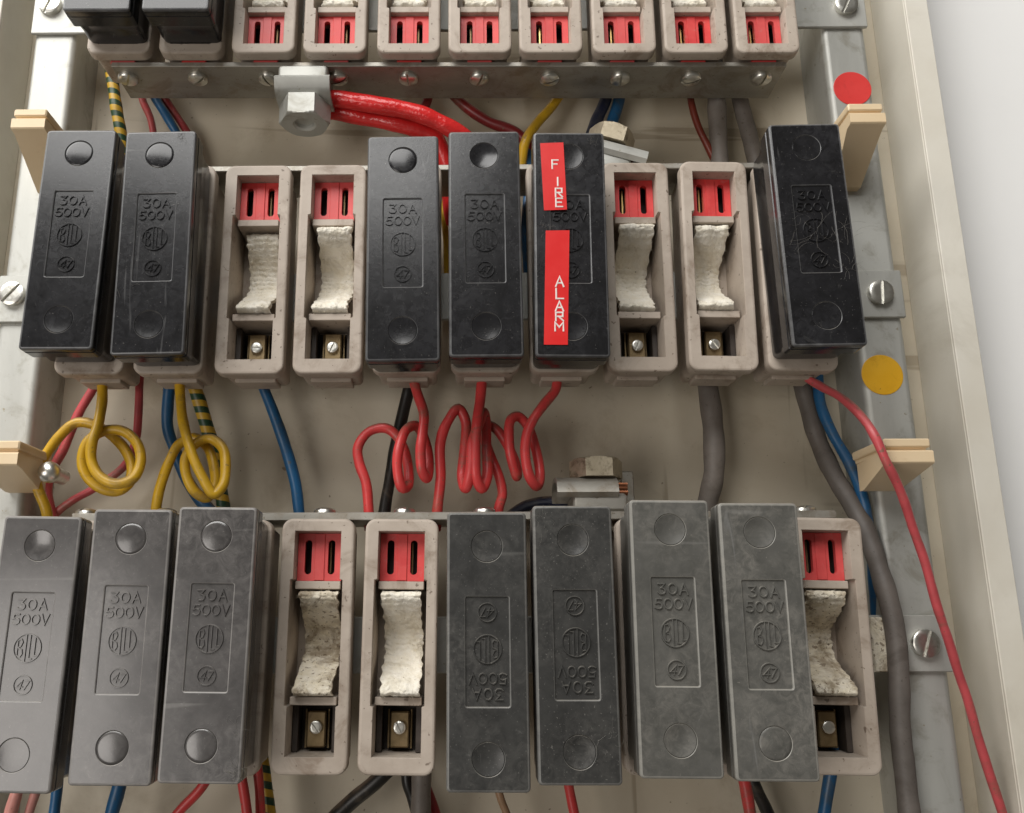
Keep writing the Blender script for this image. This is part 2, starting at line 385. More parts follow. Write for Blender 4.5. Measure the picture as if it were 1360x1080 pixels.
CM = dict(body=carrier_body(), dish=plug_mesh(.75), flat=plug_mesh(.3), dome=plug_mesh(-.35), let=letters_mesh(), mk=maker_mesh(), num=mark_mesh())
_cache = {}
def with_mat(key, mat):
    if (key, mat) not in _cache:
        me = CM[key].copy(); me.materials.clear(); me.materials.append(M[mat])
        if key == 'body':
            me.materials.append(M[mat + '_edge'])  # bevel faces take the paler colour, a painted edge highlight plus wear
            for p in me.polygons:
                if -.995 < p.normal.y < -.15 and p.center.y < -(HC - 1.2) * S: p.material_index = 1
        _cache[(key, mat)] = me
    return _cache[(key, mat)]
ROWX = {1: -3.594, 2: -2.776, 3: -3.966}
ROWZ = {1: 242.4, 2: 96.14, 3: -55.0}
CARZ = {1: 245.4, 2: 96.17, 3: -53.98}
def make_carrier(row, i, fit, mat, label, group, plugs=('dish', 'dish'), flip=False):
    dx, dz, dh, ro, tl, tt = fit
    x = ROWX[row] + (i - 5.5) * 32 + dx; z = CARZ[row] + dz
    t = empty('fuse_carrier', V(x, z, HR), (tl, ro + (math.pi if flip else 0), -tt) if not flip else (-tl, ro + math.pi, tt))
    t.scale = (1, (HC + dh) / HC, 1)
    tag(t, label, 'fuse carrier', group)
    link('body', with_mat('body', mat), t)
    for cb, k in zip((36.0, -34.4), plugs):
        p = link('screw_plug', with_mat(k, mat), t); p.location = (0, -HC * S, cb * S)
    link('rating_lettering', with_mat('let', mat), t); link('maker_emblem', with_mat('mk', mat), t); link('number_mark', with_mat('num', mat), t)
    return t

# ------------------------------------------------------------------ fuse socket
WB, LB, HB = 28.04, 92.7, 25.0
def base_body():
    mb = MB(); ha, hb = WB / 2, LB / 2
    def ring(i, r, c, ib=None): return mb.loop(rrect(-ha + i, ha - i, -hb + (i if ib is None else ib), hb - (i if ib is None else ib), r, 6), c)
    prof = [(1.1, 3.2, HB), (.5, 3.7, HB - .14), (.12, 4, HB - .55), (0, 4.1, HB - 1.2), (0, 4.1, HB - 5.2), (.4, 3.8, HB - 5.6), (1.5, 2.5, HB - 5.9), (1.9, 2.2, 0)]
    R = [ring(*q) for q in prof]
    for A, B in zip(R, R[1:]): mb.bridge(A, B)
    mb.face(*R[-1])
    o = [(8.8, 41.4), (-8.8, 41.4), (-8.8, 23.4), (-9.9, 23.0), (-9.9, -22.4), (-8.9, -22.8), (-8.9, -40.1), (8.9, -40.1), (8.9, -22.8), (9.9, -22.4), (9.9, 23.0), (8.8, 23.4)]
    oo = [(a * 1.02, b * 1.006) for a, b in o]
    L0 = mb.loop(oo, HB); L1 = mb.loop(o, HB - .3); L2 = mb.loop([(a * .97, b * .995) for a, b in o], 3.0)
    mb.bridge(L0, L1); mb.bridge(L1, L2); mb.face(*L2[::-1])
    mb.fill([R[0], L0])
    mb.box(-8.5, 8.5, -46.2, -44, 1, 12, .5)
    return mb.mesh('base_body', 30)
def bar_mesh():
    mb = MB(); mb.box(-8.7, 8.7, -1.5, 1.5, 3.2, 21.2, .35); return mb.mesh('cross_wall', 30)
def shutter_mesh():
    mb = MB(); out = [(-8.55, -9.1), (8.55, -9.1), (8.55, 9.1), (-8.55, 9.1)]
    sl = [[(x + a, b) for a, b in rrect(-1.35, 1.35, -6.6, 6.6, 1.3, 4)] for x in (-4.5, 4.5)]
    L0 = mb.loop(out, 0); B0 = mb.loop(out, -6)
    hs = [mb.loop(s, 0) for s in sl]; hb_ = [mb.loop(s, -2.2) for s in sl]
    mb.fill([L0] + hs); mb.bridge(L0, B0)
    for a, b in zip(hs, hb_): mb.bridge(a, b)
    mb.box(-1.9, 1.9, -8.9, 8.9, -.5, .45, .25)
    return mb.mesh('shutter', 30)
def contact_mesh():
    mb = MB()
    mb.box(-.3, .3, -6.0, 6.0, -8.3, -3.4)
    return mb.mesh('contact', 0)
def slot_floor():
    mb = MB(); mb.box(-8.3, 8.3, -8.9, 8.9, -12, -8.2); return mb.mesh('contact_well', 0)
def tab_mesh():
    mb = MB(); mb.box(-5.5, 5.5, 44.6, 47.0, 10, 18.6, .5); mb.box(-3.2, 3.2, 44.6, 47.6, 10, 14, .4); return mb.mesh('shutter_tab', 30)
def terminal_mesh():
    mb = MB(); mb.box(-3.6, 3.6, -6.5, 6.5, 0, 8.0, .7); mb.box(-4.6, -4.0, -7, 7, 0, 5); mb.box(4.0, 4.6, -7, 7, 0, 5); return mb.mesh('terminal_block', 30)
def well_mesh():
    mb = MB(); mb.box(-8.5, 8.5, -8.4, 8.4, 2.9, 3.9); mb.box(-8.55, -6.4, -8.4, 8.3, 3.0, 13.5, .3); mb.box(6.4, 8.55, -8.4, 8.3, 3.0, 13.5, .3); return mb.mesh('terminal_well', 30)
def screw_mesh(r, h, ang, slot=.55, dome=1.0, base=.9):
    """slotted pan head along c, standing on c=0"""
    mb = MB(); ca, sa = math.cos(ang), math.sin(ang); n = 7; m = 10
    def P(x, y, c): return mb.p(x * ca - y * sa, x * sa + y * ca, c)
    def hh(x, y): q = min(1, (x * x + y * y) / (r * r)); return base + h * (math.sqrt(max(0, 1 - q * .92)) if dome else 1 - q ** 4 * .3)
    for sg in (-1, 1):
        xs = [slot + (r - slot) * (1 - (1 - k / n) ** 1.6) for k in range(n + 1)]
        rows = []
        for x in xs:
            e = math.sqrt(max(r * r - x * x, 1e-6)); rows.append([P(sg * x, -e + 2 * e * j / m, hh(x, -e + 2 * e * j / m)) for j in range(m + 1)])
        for A, B in zip(rows, rows[1:]):
            for j in range(m): mb.face(A[j], A[j + 1], B[j + 1], B[j])
        e = math.sqrt(r * r - slot * slot); fl = [P(sg * slot, -e + 2 * e * j / m, base + h * .25) for j in range(m + 1)]
        for j in range(m): mb.face(rows[0][j], rows[0][j + 1], fl[j + 1], fl[j])
        rim = [rows[k][0] for k in range(n + 1)] + [rows[k][m] for k in range(n - 1, -1, -1)]
        rimb = [mb.p(mb.v[q][0] / S, mb.v[q][2] / S, 0) for q in rim]
        for j in range(len(rim) - 1): mb.face(rim[j], rim[j + 1], rimb[j + 1], rimb[j])
    e = math.sqrt(r * r - slot * slot)
    a = [P(-slot, -e, base + h * .25), P(slot, -e, base + h * .25), P(slot, e, base + h * .25), P(-slot, e, base + h * .25)]
    mb.face(*a)
    b = [P(-slot, -e, 0), P(slot, -e, 0), P(slot, e, 0), P(-slot, e, 0)]
    mb.face(a[0], a[1], b[1], b[0]); mb.face(a[2], a[3], b[3], b[2])
    return mb.mesh('screw', 50)
def pad_mesh(seed, top, bottom, mid, wid=14.0, curl=0, ox=0.0):
    """woven strip sagging into the well: ribbon with raised picks and ragged edges"""
    rnd = random.Random(seed); nu, nv = 34, 114; thick = 3.0
    def prof(t):
        b = 19.0 - 38.0 * t
        d = mid
        if t < .44: d += (top - mid) * (.5 + .5 * math.cos(math.pi * t / .44)) ** .9
        if t > .54: d += (bottom - mid) * (.5 - .5 * math.cos(math.pi * (t - .54) / .46)) ** 1.1
        if t < .07: d -= 2.2 * (1 - t / .07) ** 2
        if t > .94: d -= 2.0 * ((t - .94) / .06) ** 2
        return b, d
    mb = MB(); top_l = []; ph = rnd.random() * 6
    for j in range(nv + 1):
        t = j / nv; b, c = prof(t); row = []
        wv = wid / 2 * (1 + .02 * math.sin(t * 19 + ph))
        for i in range(nu + 1):
            s = -1 + 2 * i / nu
            edge = .32 * noise.noise(Vector((seed * 3.1, t * 26, s))) + .24 * math.sin(t * 62.8 + s)
            a = ox + s * (wv + edge * (abs(s) ** 6)) + .5 * math.sin(t * 3 + ph)
            ci = int((t * 19)); stag = .5 * (ci % 2)
            w_ = (.5 + .5 * noise.noise(Vector((s * 2.5, t * 9, seed + 11)))) * abs(math.sin(math.pi * (t * 19 + .5 * noise.noise(Vector((s * 2.2, t * 4, seed + 2)))))) ** .6 * (.45 + .55 * abs(math.sin(math.pi * (s * 3.6 + stag))) ** .5)
            w_ += .7 * noise.noise(Vector((s * 1.8, t * 5, seed))) + .3 * noise.noise(Vector((s * 9, t * 24, seed + 5))) + .35 * noise.noise(Vector((s * 17, t * 48, seed + 9)))
            rd = -.5 * abs(s) ** 8
            row.append(mb.p(a, b + .35 * noise.noise(Vector((s * 3, seed, t * 3))), c + w_ + rd))
        top_l.append(row)
    bot_l = [[mb.p(mb.v[k][0] / S, mb.v[k][2] / S, max(3.1, -mb.v[k][1] / S - thick)) for k in r] for r in top_l]
    for j in range(nv):
        for i in range(nu):
            mb.face(top_l[j][i], top_l[j][i + 1], top_l[j + 1][i + 1], top_l[j + 1][i]); mb.face(bot_l[j][i], bot_l[j + 1][i], bot_l[j + 1][i + 1], bot_l[j][i + 1])
        for i in (0, nu): mb.face(top_l[j][i], top_l[j + 1][i], bot_l[j + 1][i], bot_l[j][i])
    for j in (0, nv):
        for i in range(nu): mb.face(top_l[j][i], top_l[j][i + 1], bot_l[j][i + 1], bot_l[j][i])
    for k in range(90):
        j = rnd.randrange(nv); side = rnd.choice((0, nu)) if rnd.random() < .7 else rnd.randrange(nu)
        if 0 < side < nu: j = rnd.choice((0, nv))
        q = mb.v[top_l[j][side]]; a, b, c = q[0] / S, q[2] / S, -q[1] / S; d = rnd.uniform(0, 6.28); L = rnd.uniform(.5, 1.6)
        e = (a + L * math.cos(d), b + L * math.sin(d), c + rnd.uniform(-.3, .7)); w = .07
        i0 = mb.p(a - w * math.sin(d), b + w * math.cos(d), c - .1); i1 = mb.p(a + w * math.sin(d), b - w * math.cos(d), c - .1); i2 = mb.p(*e); i3 = mb.p(a, b, c + .12)
        mb.face(i0, i1, i2); mb.face(i1, i3, i2); mb.face(i3, i0, i2)
    return mb.mesh('arc_pad', 60)
BM = dict(body=base_body(), wall=bar_mesh(), shutter=shutter_mesh(), contact=contact_mesh(), floor=slot_floor(), tab=tab_mesh(), term=terminal_mesh(), well=well_mesh())
BM['dull'] = contact_mesh()
for k, m in (('dull', 'brass'), ('body', 'mould'), ('wall', 'mould'), ('shutter', 'red'), ('contact', 'gold'), ('floor', 'dark'), ('tab', 'red'), ('term', 'brass'), ('well', 'dark')): BM[k].materials.append(M[m])
TS = []
for k in range(4):
    me = screw_mesh(2.35, .9, .5 + k * 1.1, .35, 0, .8); me.materials.append(M['screw']); TS.append(me)
def make_base(row, i, fit, label, group, pad=None, padmat='pad', full=True, term=(0, 0)):
    dx, dz, ro = fit
    x = ROWX[row] + (i - 5.5) * 32 + dx; z = ROWZ[row] + dz
    if row == 1: ro = ro + math.pi
    t = empty('fuse_socket', V(x, z, HR - HB), (0, ro, 0)); tag(t, label, 'fuse socket', group)
    link('body', BM['body'], t)
    link('shutter_tab', BM['tab'], t)
    if not full: return t
    for cb in (21.3, -21.0):
        o = link('cross_wall', BM['wall'], t); o.location = (0, 0, cb * S)
    o = link('shutter', BM['shutter'], t); o.location = (0, -18.6 * S, 32.1 * S)
    c = link('contact', BM['contact' if (row == 2 and i > 5) or (row == 1 and i > 6) else 'dull'], o); c.location = (((4.5 - .7) if i < 6 else (-4.5 + .5)) * (-1 if row == 1 else 1) * S, 0, 0)
    c = link('contact_well', BM['floor'], o); c.location = (0, 0, 0)
    o = link('terminal_well', BM['well'], t); o.location = (0, 0, -31.4 * S)
    o = link('terminal_block', BM['term'], t); o.location = (term[0] * S, -4.0 * S, -31.8 * S)
    s = link('terminal_screw', TS[(i + row) % 4], o); s.location = (0, -8.0 * S, term[1] * S)
    if pad:
        pm = pad_mesh(*pad); pm.materials.append(M[padmat]); link('arc_pad', pm, t)
    return t

# ------------------------------------------------------------------ tubes
def tube_mesh(pts, r, n=12, step=1.1, name='tube', wob=.03, seed=0):
    P = [Vector((x, -h, z)) for x, z, h in pts]
    Q = [P[0] * 2 - P[1]] + P + [P[-1] * 2 - P[-2]]; out = []
    for i in range(1, len(Q) - 2):
        p0, p1, p2, p3 = Q[i - 1:i + 3]; d = (p2 - p1).length; k = max(3, int(d / step))
        # centripetal Catmull-Rom
        t0 = 0; t1 = t0 + max(1e-3, (p1 - p0).length) ** .5; t2 = t1 + max(1e-3, (p2 - p1).length) ** .5; t3 = t2 + max(1e-3, (p3 - p2).length) ** .5
        for j in range(k):
            t = t1 + (t2 - t1) * j / k
            A1 = p0 * ((t1 - t) / (t1 - t0)) + p1 * ((t - t0) / (t1 - t0)); A2 = p1 * ((t2 - t) / (t2 - t1)) + p2 * ((t - t1) / (t2 - t1)); A3 = p2 * ((t3 - t) / (t3 - t2)) + p3 * ((t - t2) / (t3 - t2))
            B1 = A1 * ((t2 - t) / (t2 - t0)) + A2 * ((t - t0) / (t2 - t0)); B2 = A2 * ((t3 - t) / (t3 - t1)) + A3 * ((t - t1) / (t3 - t1))
            out.append(B1 * ((t2 - t) / (t2 - t1)) + B2 * ((t - t1) / (t2 - t1)))
    out.append(P[-1])
    out = [q + noise.noise_vector(q * .055 + Vector((seed, 0, 0))) * .45 for q in out]
    v, f, uvv = [], [], []
    T = (out[1] - out[0]).normalized(); nrm = T.orthogonal().normalized(); L = 0
    for i, q in enumerate(out):
        t = (out[min(i + 1, len(out) - 1)] - out[max(i - 1, 0)]).normalized()
        nrm = (nrm - t * nrm.dot(t)).normalized(); bn = t.cross(nrm)
        if i: L += (q - out[i - 1]).length
        rr = r * (1 + wob * noise.noise(Vector((L * .12, seed, r))))
        for k in range(n):
            a = 2 * math.pi * k / n; v.append(tuple((q + (nrm * math.cos(a) + bn * math.sin(a)) * rr) * S)); uvv.append(L * S)
    m = len(out)
    uvs = []
    for i in range(m - 1):
        for k in range(n):
            k2 = (k + 1) % n; f.append((i * n + k, i * n + k2, (i + 1) * n + k2, (i + 1) * n + k))
            uvs += [(k / n, uvv[i * n]), ((k + 1) / n, uvv[i * n]), ((k + 1) / n, uvv[(i + 1) * n]), (k / n, uvv[(i + 1) * n])]
    f.append(tuple(range(n))[::-1]); uvs += [(0, 0)] * n
    f.append(tuple(range((m - 1) * n, m * n))); uvs += [(0, uvv[-1])] * n
    me = bpy.data.meshes.new(name); me.from_pydata(v, [], f); uvl = me.uv_layers.new(name='UVMap')
    uvl.data.foreach_set('uv', [c for q in uvs for c in q])
    me.polygons.foreach_set('use_smooth', [True] * len(me.polygons)); me.set_sharp_from_angle(angle=math.radians(60)); me.update()
    return me
_ws = [0]
def wire(name, pts, r, mat, label, cat='wire', group=None):
    """pts: (pixel x, pixel y, height above the panel)"""
    _ws[0] += 1
    me = tube_mesh([at(*p) for p in pts], r, 16 if r < 3 else 24, 1.0, name, .1, _ws[0]); me.materials.append(M[mat])
    o = bpy.data.objects.new(name, me); COL.objects.link(o)
    return tag(o, label, cat, group)

# ================================================================== the setting
def sheet(name, a0, a1, b0, b1, c0, c1, mat, label=None, cat=None, kind='structure', bev=0):
    mb = MB(); mb.box(a0, a1, b0, b1, c0, c1, bev); me = mb.mesh(name, 30); me.materials.append(M[mat])
    o = link(name, me); return tag(o, label, cat, None, kind)
sheet('wall', -900, 900, -700, 900, -30, -2.2, 'white', 'white painted wall behind the cabinet', 'wall')
sheet('back_panel', -216.6, 216.6, -330, 420, -2, 0, 'panel', 'stained cream painted steel back panel of the cabinet', 'panel')
for nm, x0, x1, lab in (('cabinet_side_left', -216.8, -215.2, 'cream painted cabinet side beside the looped yellow wires'), ('cabinet_side_right', 215.2, 216.8, 'cream painted cabinet side beside the rail with colour dots')):
    mb = MB(); mb.box(x0, x1, -330, 420, .05, 29.5, .5)
    sg = 1 if x0 > 0 else -1
    mb.box(min(x0, x0 + sg * 9), max(x1, x1 + sg * 9) if sg > 0 else x1, -330, 420, 29.55, 31.0, .4)
    me = mb.mesh(nm, 30); me.materials.append(M['side']); tag(link(nm, me), lab, 'cabinet side', None, 'structure')

# ------------------------------------------------------------------ rails
def rail(x0, x1, inner, label):
    mb = MB(); r = 2.6; h = 27.0
    # closed outer profile of a folded channel, run along b
    prof = [(x0, 0.05)] + [(x0 + r - r * math.cos(t), h - r + r * math.sin(t)) for t in [k * math.pi / 12 for k in range(7)]] + [(x1 - r + r * math.sin(t), h - r + r * math.cos(t)) for t in [k * math.pi / 12 for k in range(7)]] + [(x1, 0.05), (x1 - 1.5, .05), (x1 - 1.5, h - 1.8), (x0 + 1.5, h - 1.8), (x0 + 1.5, .05)]
    zs = [-320, 400]
    rows = [[mb.p(a, z, c) for a, c in prof] for z in zs]
    mb.bridge(rows[0], rows[1]); mb.face(*rows[0]); mb.face(*rows[1])
    me = mb.mesh('mounting_rail', 30); me.materials.append(M['zinc'])
    return tag(link('mounting_rail', me), label, 'rail', 'upright mounting rails')
rail(-200.0, -180.2, 1, 'zinc plated upright rail without coloured dots, by the yellow looped wires')
rail(176.3, 196.6, -1, 'zinc plated upright rail carrying the red and yellow dot stickers')
for nm, (x, z), r, mat, lab in (('dot_sticker', (187.2, 194.6), 8.8, 'dot_red', 'round red dot sticker on the zinc rail'), ('dot_sticker', (184.6, 55.6), 8.9, 'dot_yellow', 'round yellow dot sticker on the zinc rail')):
    mb = MB(); mb.lathe([(r, 27.02), (r, 27.22), (r - .2, 27.3)], x, z, 48)
    me = mb.mesh('dot_sticker', 30); me.materials.append(M[mat]); tag(link('dot_sticker', me), lab, 'sticker')

# cross straps that carry each row, screwed to the rails
BS = []
for k in range(5):
    me = screw_mesh(5.4, 1.6, [-.35, -.7, -.45, -.08, -.3][k], .7, 0, 1.4); me.materials.append(M['screw']); BS.append(me)
for row, zc, sl, lab in ((1, 237.0, 0, 'zinc cross strap behind the fuse row above the hex nut'), (2, 91.5, 1, 'zinc cross strap behind the fuse row with the FIRE ALARM tape'), (3, -56.5, 3, 'zinc cross strap behind the fuse row with upside down carriers')):
    t = empty('cross_strap', V(0, zc, 27.0)); tag(t, lab, 'strap', 'cross straps carrying the fuse rows')
    mb = MB(); mb.box(-201, 197.4, -10.5, 11.5, .05, 1.95, .6)
    me = mb.mesh('strap', 30); me.materials.append(M['zinc']); link('strap', me, t)
    for k, (x, z) in enumerate({1: ((-192.6, 241.6), (187.6, 237.9)), 2: ((-193.7, 93.7), (186.8, 92.0)), 3: ((-193, -55), (187, -56))}[row]):
        s = link('screw', BS[(sl + k * 2) % 5], t); s.location = (x * S, -1.95 * S, (z - zc) * S)

# cream plastic end clips on the rails
def clip(x0, x1, z, foot, label):
    t = empty('end_clip', V((x0 + x1) / 2, z, 27.0)); tag(t, label, 'clip', 'cream end clips on the rails')
    w = (x1 - x0) / 2
    mb = MB()
    # gusseted arm: side outline in (c, b), extruded across, narrower at the foot
    out = [(0.1, -foot), (4, -foot), (26, -5.2), (29.5, -4.6), (30, -4), (30, 0), (29.4, .6), (2, .6), (2, 3), (.1, 3)]
    A = [mb.p(-w * (.8 if c < 5 else 1), b, c) for c, b in out]; B = [mb.p(w * (.8 if c < 5 else 1), b, c) for c, b in out]
    mb.bridge(A, B); mb.face(*A); mb.face(*B)
    me = mb.mesh('arm', 30); me.materials.append(M['cream']); link('arm', me, t)
    mb = MB(); mb.box(-w * .98, w * .98, 1.9, 5.4, .1, 29.2, .8)
    me = mb.mesh('lip', 30); me.materials.append(M['cream']); link('lip', me, t)
    mb = MB(); mb.box(-w * .85, w * .85, .5, 2.0, .1, 27.4)
    me = mb.mesh('groove', 0); me.materials.append(M['cream']); link('groove', me, t)
    return t
clip(-189.0, -174.5, 163.3, 21, 'cream plastic end clip on the rail by the FIRE ALARM row, opposite the dots')
clip(169.8, 185.0, 163.0, 21, 'cream plastic end clip just below the red dot sticker')
cl = clip(-188, -169.5, 17.0, 11, 'cream plastic end clip beside the looped yellow wires')
clip(167.5, 186.0, 16.2, 11, 'cream plastic end clip behind the long red wire, under the yellow dot')
bx, bz, bh = at(65, 627, 40)
mb = MB(); mb.lathe([(3.2, 27.1), (3.2, 38), (4.3, 38.2), (4.5, 40), (3.6, 42.3), (1.8, 43.4), (0, 43.7)], bx, bz, 20)
me = mb.mesh('round_bolt', 40); me.materials.append(M['screw']); tag(link('round_bolt', me), 'shiny round bolt head beside the cream clip and yellow loop', 'bolt')

# ------------------------------------------------------------------ bus bars
def busbar(row, z0, z1, x0, x1, scr, label, tilt=0.0, down=False):
    t = empty('busbar', V(ROWX[row], (z0 + z1) / 2, 36), (0, tilt, 0)); tag(t, label, 'busbar', 'bus bars along the fuse rows')
    hz = (z1 - z0) / 2; mb = MB(); mb.box(x0 - ROWX[row], x1 - ROWX[row], -hz, hz, -13, 12, .45)
    me = mb.mesh('bar', 30); me.materials.append(M['bar']); link('bar', me, t)
    for k, x in enumerate(scr):
        me = screw_mesh(4.4, 2.0, random.uniform(-1.3, 1.3), .42, 1, 1.0); me.materials.append(M['screw'])
        s = link('screw', me, t); s.location = ((x - ROWX[row]) * S, -4.0 * S, (-hz if down else hz) * S)
        s.rotation_euler = ((math.pi / 2) if down else (-math.pi / 2), 0, 0)
    return t
busbar(1, 193.6, 196.0 - .05, -152.5, 149, [ROWX[1] + (i - 5.5) * 32 for i in range(1, 11)], 'tinned busbar with slotted screws and a hanging hex nut', .0085, True)
busbar(2, 142.65, 145.3, -160, 150, [ROWX[2] + (i - 5.5) * 32 + 16 for i in (4, 8)], 'busbar along the top of the FIRE ALARM fuse row')
busbar(3, -8.5, -5.3, -150, 150, [ROWX[3] + (i - 5.5) * 32 + .5 for i in (1, 2, 3, 4, 5, 6, 9, 10)], 'busbar along the top of the row with upside down carriers')

# clamp lugs on the bars: block, saddle, strands, hex bolt
def hexa(mb, r, c0, c1, ang=0.0, hole=0, ch=.8):
    def hx(rr, c, n=36, circ_=0.0):
        pts = []
        for i in range(n):
            t = 2 * math.pi * i / n; k = ((t + ang) % (math.pi / 3)) - math.pi / 6
            rad = rr * math.cos(math.pi / 6) / math.cos(k); rad = min(rad, rr * circ_) if circ_ else rad
            pts.append((rad * math.cos(t), rad * math.sin(t)))
        return mb.loop(pts, c)
    Ls = [hx(r, c0), hx(r, c1 - ch), hx(r, c1 - ch * .5, 36, .95), hx(r, c1, 36, .88)]
    for A, B in zip(Ls, Ls[1:]): mb.bridge(A, B)
    mb.face(*Ls[0])
    if hole:
        H = [mb.loop(circ(0, 0, hole, 36), c1 + .001), mb.loop(circ(0, 0, hole * .82, 36), c1 - .7), mb.loop(circ(0, 0, hole * .82, 36), c1 - 2.2)]
        mb.bridge(Ls[-1], H[0]); mb.bridge(H[0], H[1]); mb.bridge(H[1], H[2]); mb.face(*H[2])
    else: mb.face(*Ls[-1])
def lug(x, z, h, down, label, hexsize=10.8, nut=False, tilt=0.0, dirty='zinc', sad=0.0):
    """built along +c, then stood up (or hung down) on its bar"""
    t = empty('cable_clamp', V(x, z, h), ((math.pi / 2) if down else (-math.pi / 2), 0, 0)); tag(t, label, 'cable clamp', 'clamp lugs on the bus bars')
    if tilt: t.rotation_euler.y = tilt
    # local: a = x, b = depth (towards panel when up), c = away from the bar
    mb = MB(); mb.box(-11, 11, -9.5, 9.5, .05, 7.5, 1.8); me = mb.mesh('block', 30); me.materials.append(M[dirty]); link('block', me, t)
    mb = MB(); n = 14; w = 12.2; rows = []
    for j in range(n + 1):
        u = -1 + 2 * j / n; c = 7.7 + 7.2 * math.sqrt(max(0, 1 - abs(u) ** 2.6)); rows.append((u * 11.5, c))
    top = [[mb.p(a, b, c) for b, c in rows] for a in (-w, -w + .8, w - .8, w)]
    bot = [[mb.p(a, b * .86, c - 1.8) for b, c in rows] for a in (-w, w)]
    for A, B in zip(top, top[1:]):
        for j in range(n): mb.face(A[j], A[j + 1], B[j + 1], B[j])
    for j in range(n):
        mb.face(bot[0][j], bot[1][j], bot[1][j + 1], bot[0][j + 1]); mb.face(top[0][j], bot[0][j], bot[0][j + 1], top[0][j + 1]); mb.face(top[-1][j], top[-1][j + 1], bot[1][j + 1], bot[1][j])
    for j in (0, n): mb.face(top[0][j], top[1][j], top[2][j], top[3][j], bot[1][j], bot[0][j])
    me = mb.mesh('saddle', 40); me.materials.append(M[dirty]); link('saddle', me, t).location.x = sad * S
    mb = MB(); hexa(mb, hexsize, 14.6, 24.5 if nut else 22.5, math.pi / 2 - math.pi / 6, 5.2 if nut else 0)
    me = mb.mesh('hex_nut' if nut else 'bolt_head', 25); me.materials.append(M['zinc'] if nut else M['oldbolt']); link('hex_nut' if nut else 'bolt_head', me, t)
    mb = MB()
    for k in range(9):
        b = -4 + (k % 3) * 3.6; c = 8.6 + (k // 3) * 1.6; a0 = -9 - (k % 2); L = [mb.loop([], 0)]
        pts = [(a, b + math.sin(a * .5 + k) * .5, c) for a in (a0, -6, 0, 6, 6.9 + (k * 7 % 3) * .5)]
        prev = None
        for a, bb, cc in pts:
            R = [mb.p(a, bb + .75 * math.cos(q * math.pi / 3), cc + .75 * math.sin(q * math.pi / 3)) for q in range(6)]
            if prev: mb.bridge(prev, R)
            else: mb.face(*R)
            prev = R
        mb.face(*prev)
    me = mb.mesh('copper_strands', 60); me.materials.append(M['copper']); o = link('copper_strands', me, t); o.location.x = abs(sad) * S
    return t
lug(-66.0, 194.1, 40.5, True, 'plated cable clamp with big hex nut hanging below the busbar', 11.6, True)
l2 = lug(66.0, 145.35, 36, False, 'cable clamp with bare copper strands behind the FIRE ALARM carrier', 10.5, False, 0, 'zinc', 5.0)
l2.rotation_euler.y = .3
l3 = lug(58.5, -5.25, 36, False, 'cable clamp with hex bolt head above the upside down carriers', 10.8, False, 0, 'bar', -5.0)
mb = MB(); mb.box(70.5, 76.0, -5.2, 14.5, 23, 25, .6); me = mb.mesh('clamp_plate', 30); me.materials.append(M['bar'])
tag(link('clamp_plate', me), 'upright tinned plate beside the hex bolt clamp', 'plate')

# ================================================================== fuse sockets
ordn = ['', 'first', 'second', 'third', 'fourth', 'fifth', 'sixth', 'seventh', 'eighth', 'ninth', 'tenth']
G1, G2, G3 = 'fuse sockets in the row above the hex nut', 'fuse sockets in the FIRE ALARM row', 'fuse sockets in the row with upside down carriers'
r1 = {3: (.497, .915), 4: (.147, .633), 5: (.918, .411), 6: (.472, .133), 7: (-.153, -.164), 8: (.185, -.449), 9: (-.191, -.8), 10: (-.778, -1.048)}
for i in range(1, 11):
    if i < 3:
        make_base(1, i, (.4, 1.3 - .27 * (i - 1), .0085), 'grey fuse socket %s in the row above the hex nut' % ('under the outermost black carrier' if i == 1 else 'under the inner black carrier'), G1, full=False)
    else:
        make_base(1, i, (*r1[i], .0085 - .004), 'open fuse socket, %s from the red dot rail in the row above the hex nut' % (ordn[11 - i]), G1,
                  pad=(40 + i, 21, 21, 4.5), term=(0, 0))
f2 = {3: (.685, -.135, -.002), 4: (.328, -.063, .002), 8: (-.041, 0, .011), 9: (.731, .223, .021)}
pads2 = {3: ((3, 17, 24.5, 5.6, 13.6, 2.5, .6), 'pad'), 4: ((4, 23.5, 23.5, 5.6, 14.2, 1.5, .4), 'pad'), 8: ((8, 24.5, 22.5, 5.5, 14.2, 2.5, -.3), 'pad'), 9: ((9, 22, 23.5, 5.5, 13.8, 2, -.8), 'pad')}
lab2 = {1: 'grey fuse socket under the endmost carrier, over the first yellow looped wire', 2: 'grey fuse socket under the carrier over the second yellow looped wire',
        3: 'open grey fuse socket right beside the two carriers over the yellow loops', 4: 'open grey fuse socket next to the carrier over the black wire',
        5: 'grey fuse socket under the carrier whose red coil hangs by the black wire', 6: 'grey fuse socket under the carrier next to the FIRE ALARM carrier', 7: 'grey fuse socket under the FIRE ALARM carrier',
        8: 'open grey fuse socket right beside the FIRE ALARM carrier', 9: 'open grey fuse socket above the hanging grey cable', 10: 'grey fuse socket under the cobwebbed carrier by the red dot'}
for i in range(1, 11):
    if i in f2: make_base(2, i, f2[i], lab2[i], G2, pad=pads2[i][0], padmat=pads2[i][1], term=((.3, -.1, 0, 0)[i % 4], .3))
    else: make_base(2, i, (.2, 0, .004 if i < 8 else .016), lab2[i], G2, full=False)
f3 = {4: (-.09, .25, .009), 5: (-.27, .042, .016), 10: (1.389, -.163, .023)}
pads3 = {4: ((14, 24, 26, 5.5, 14.2, 2, .2), 'pad_dirty'), 5: ((15, 23.5, 25.0, 7.5, 14.8, 1, .3), 'pad'), 10: ((10, 23, 25.5, 5.5, 14.8, 2.5, 0), 'pad_dirty')}
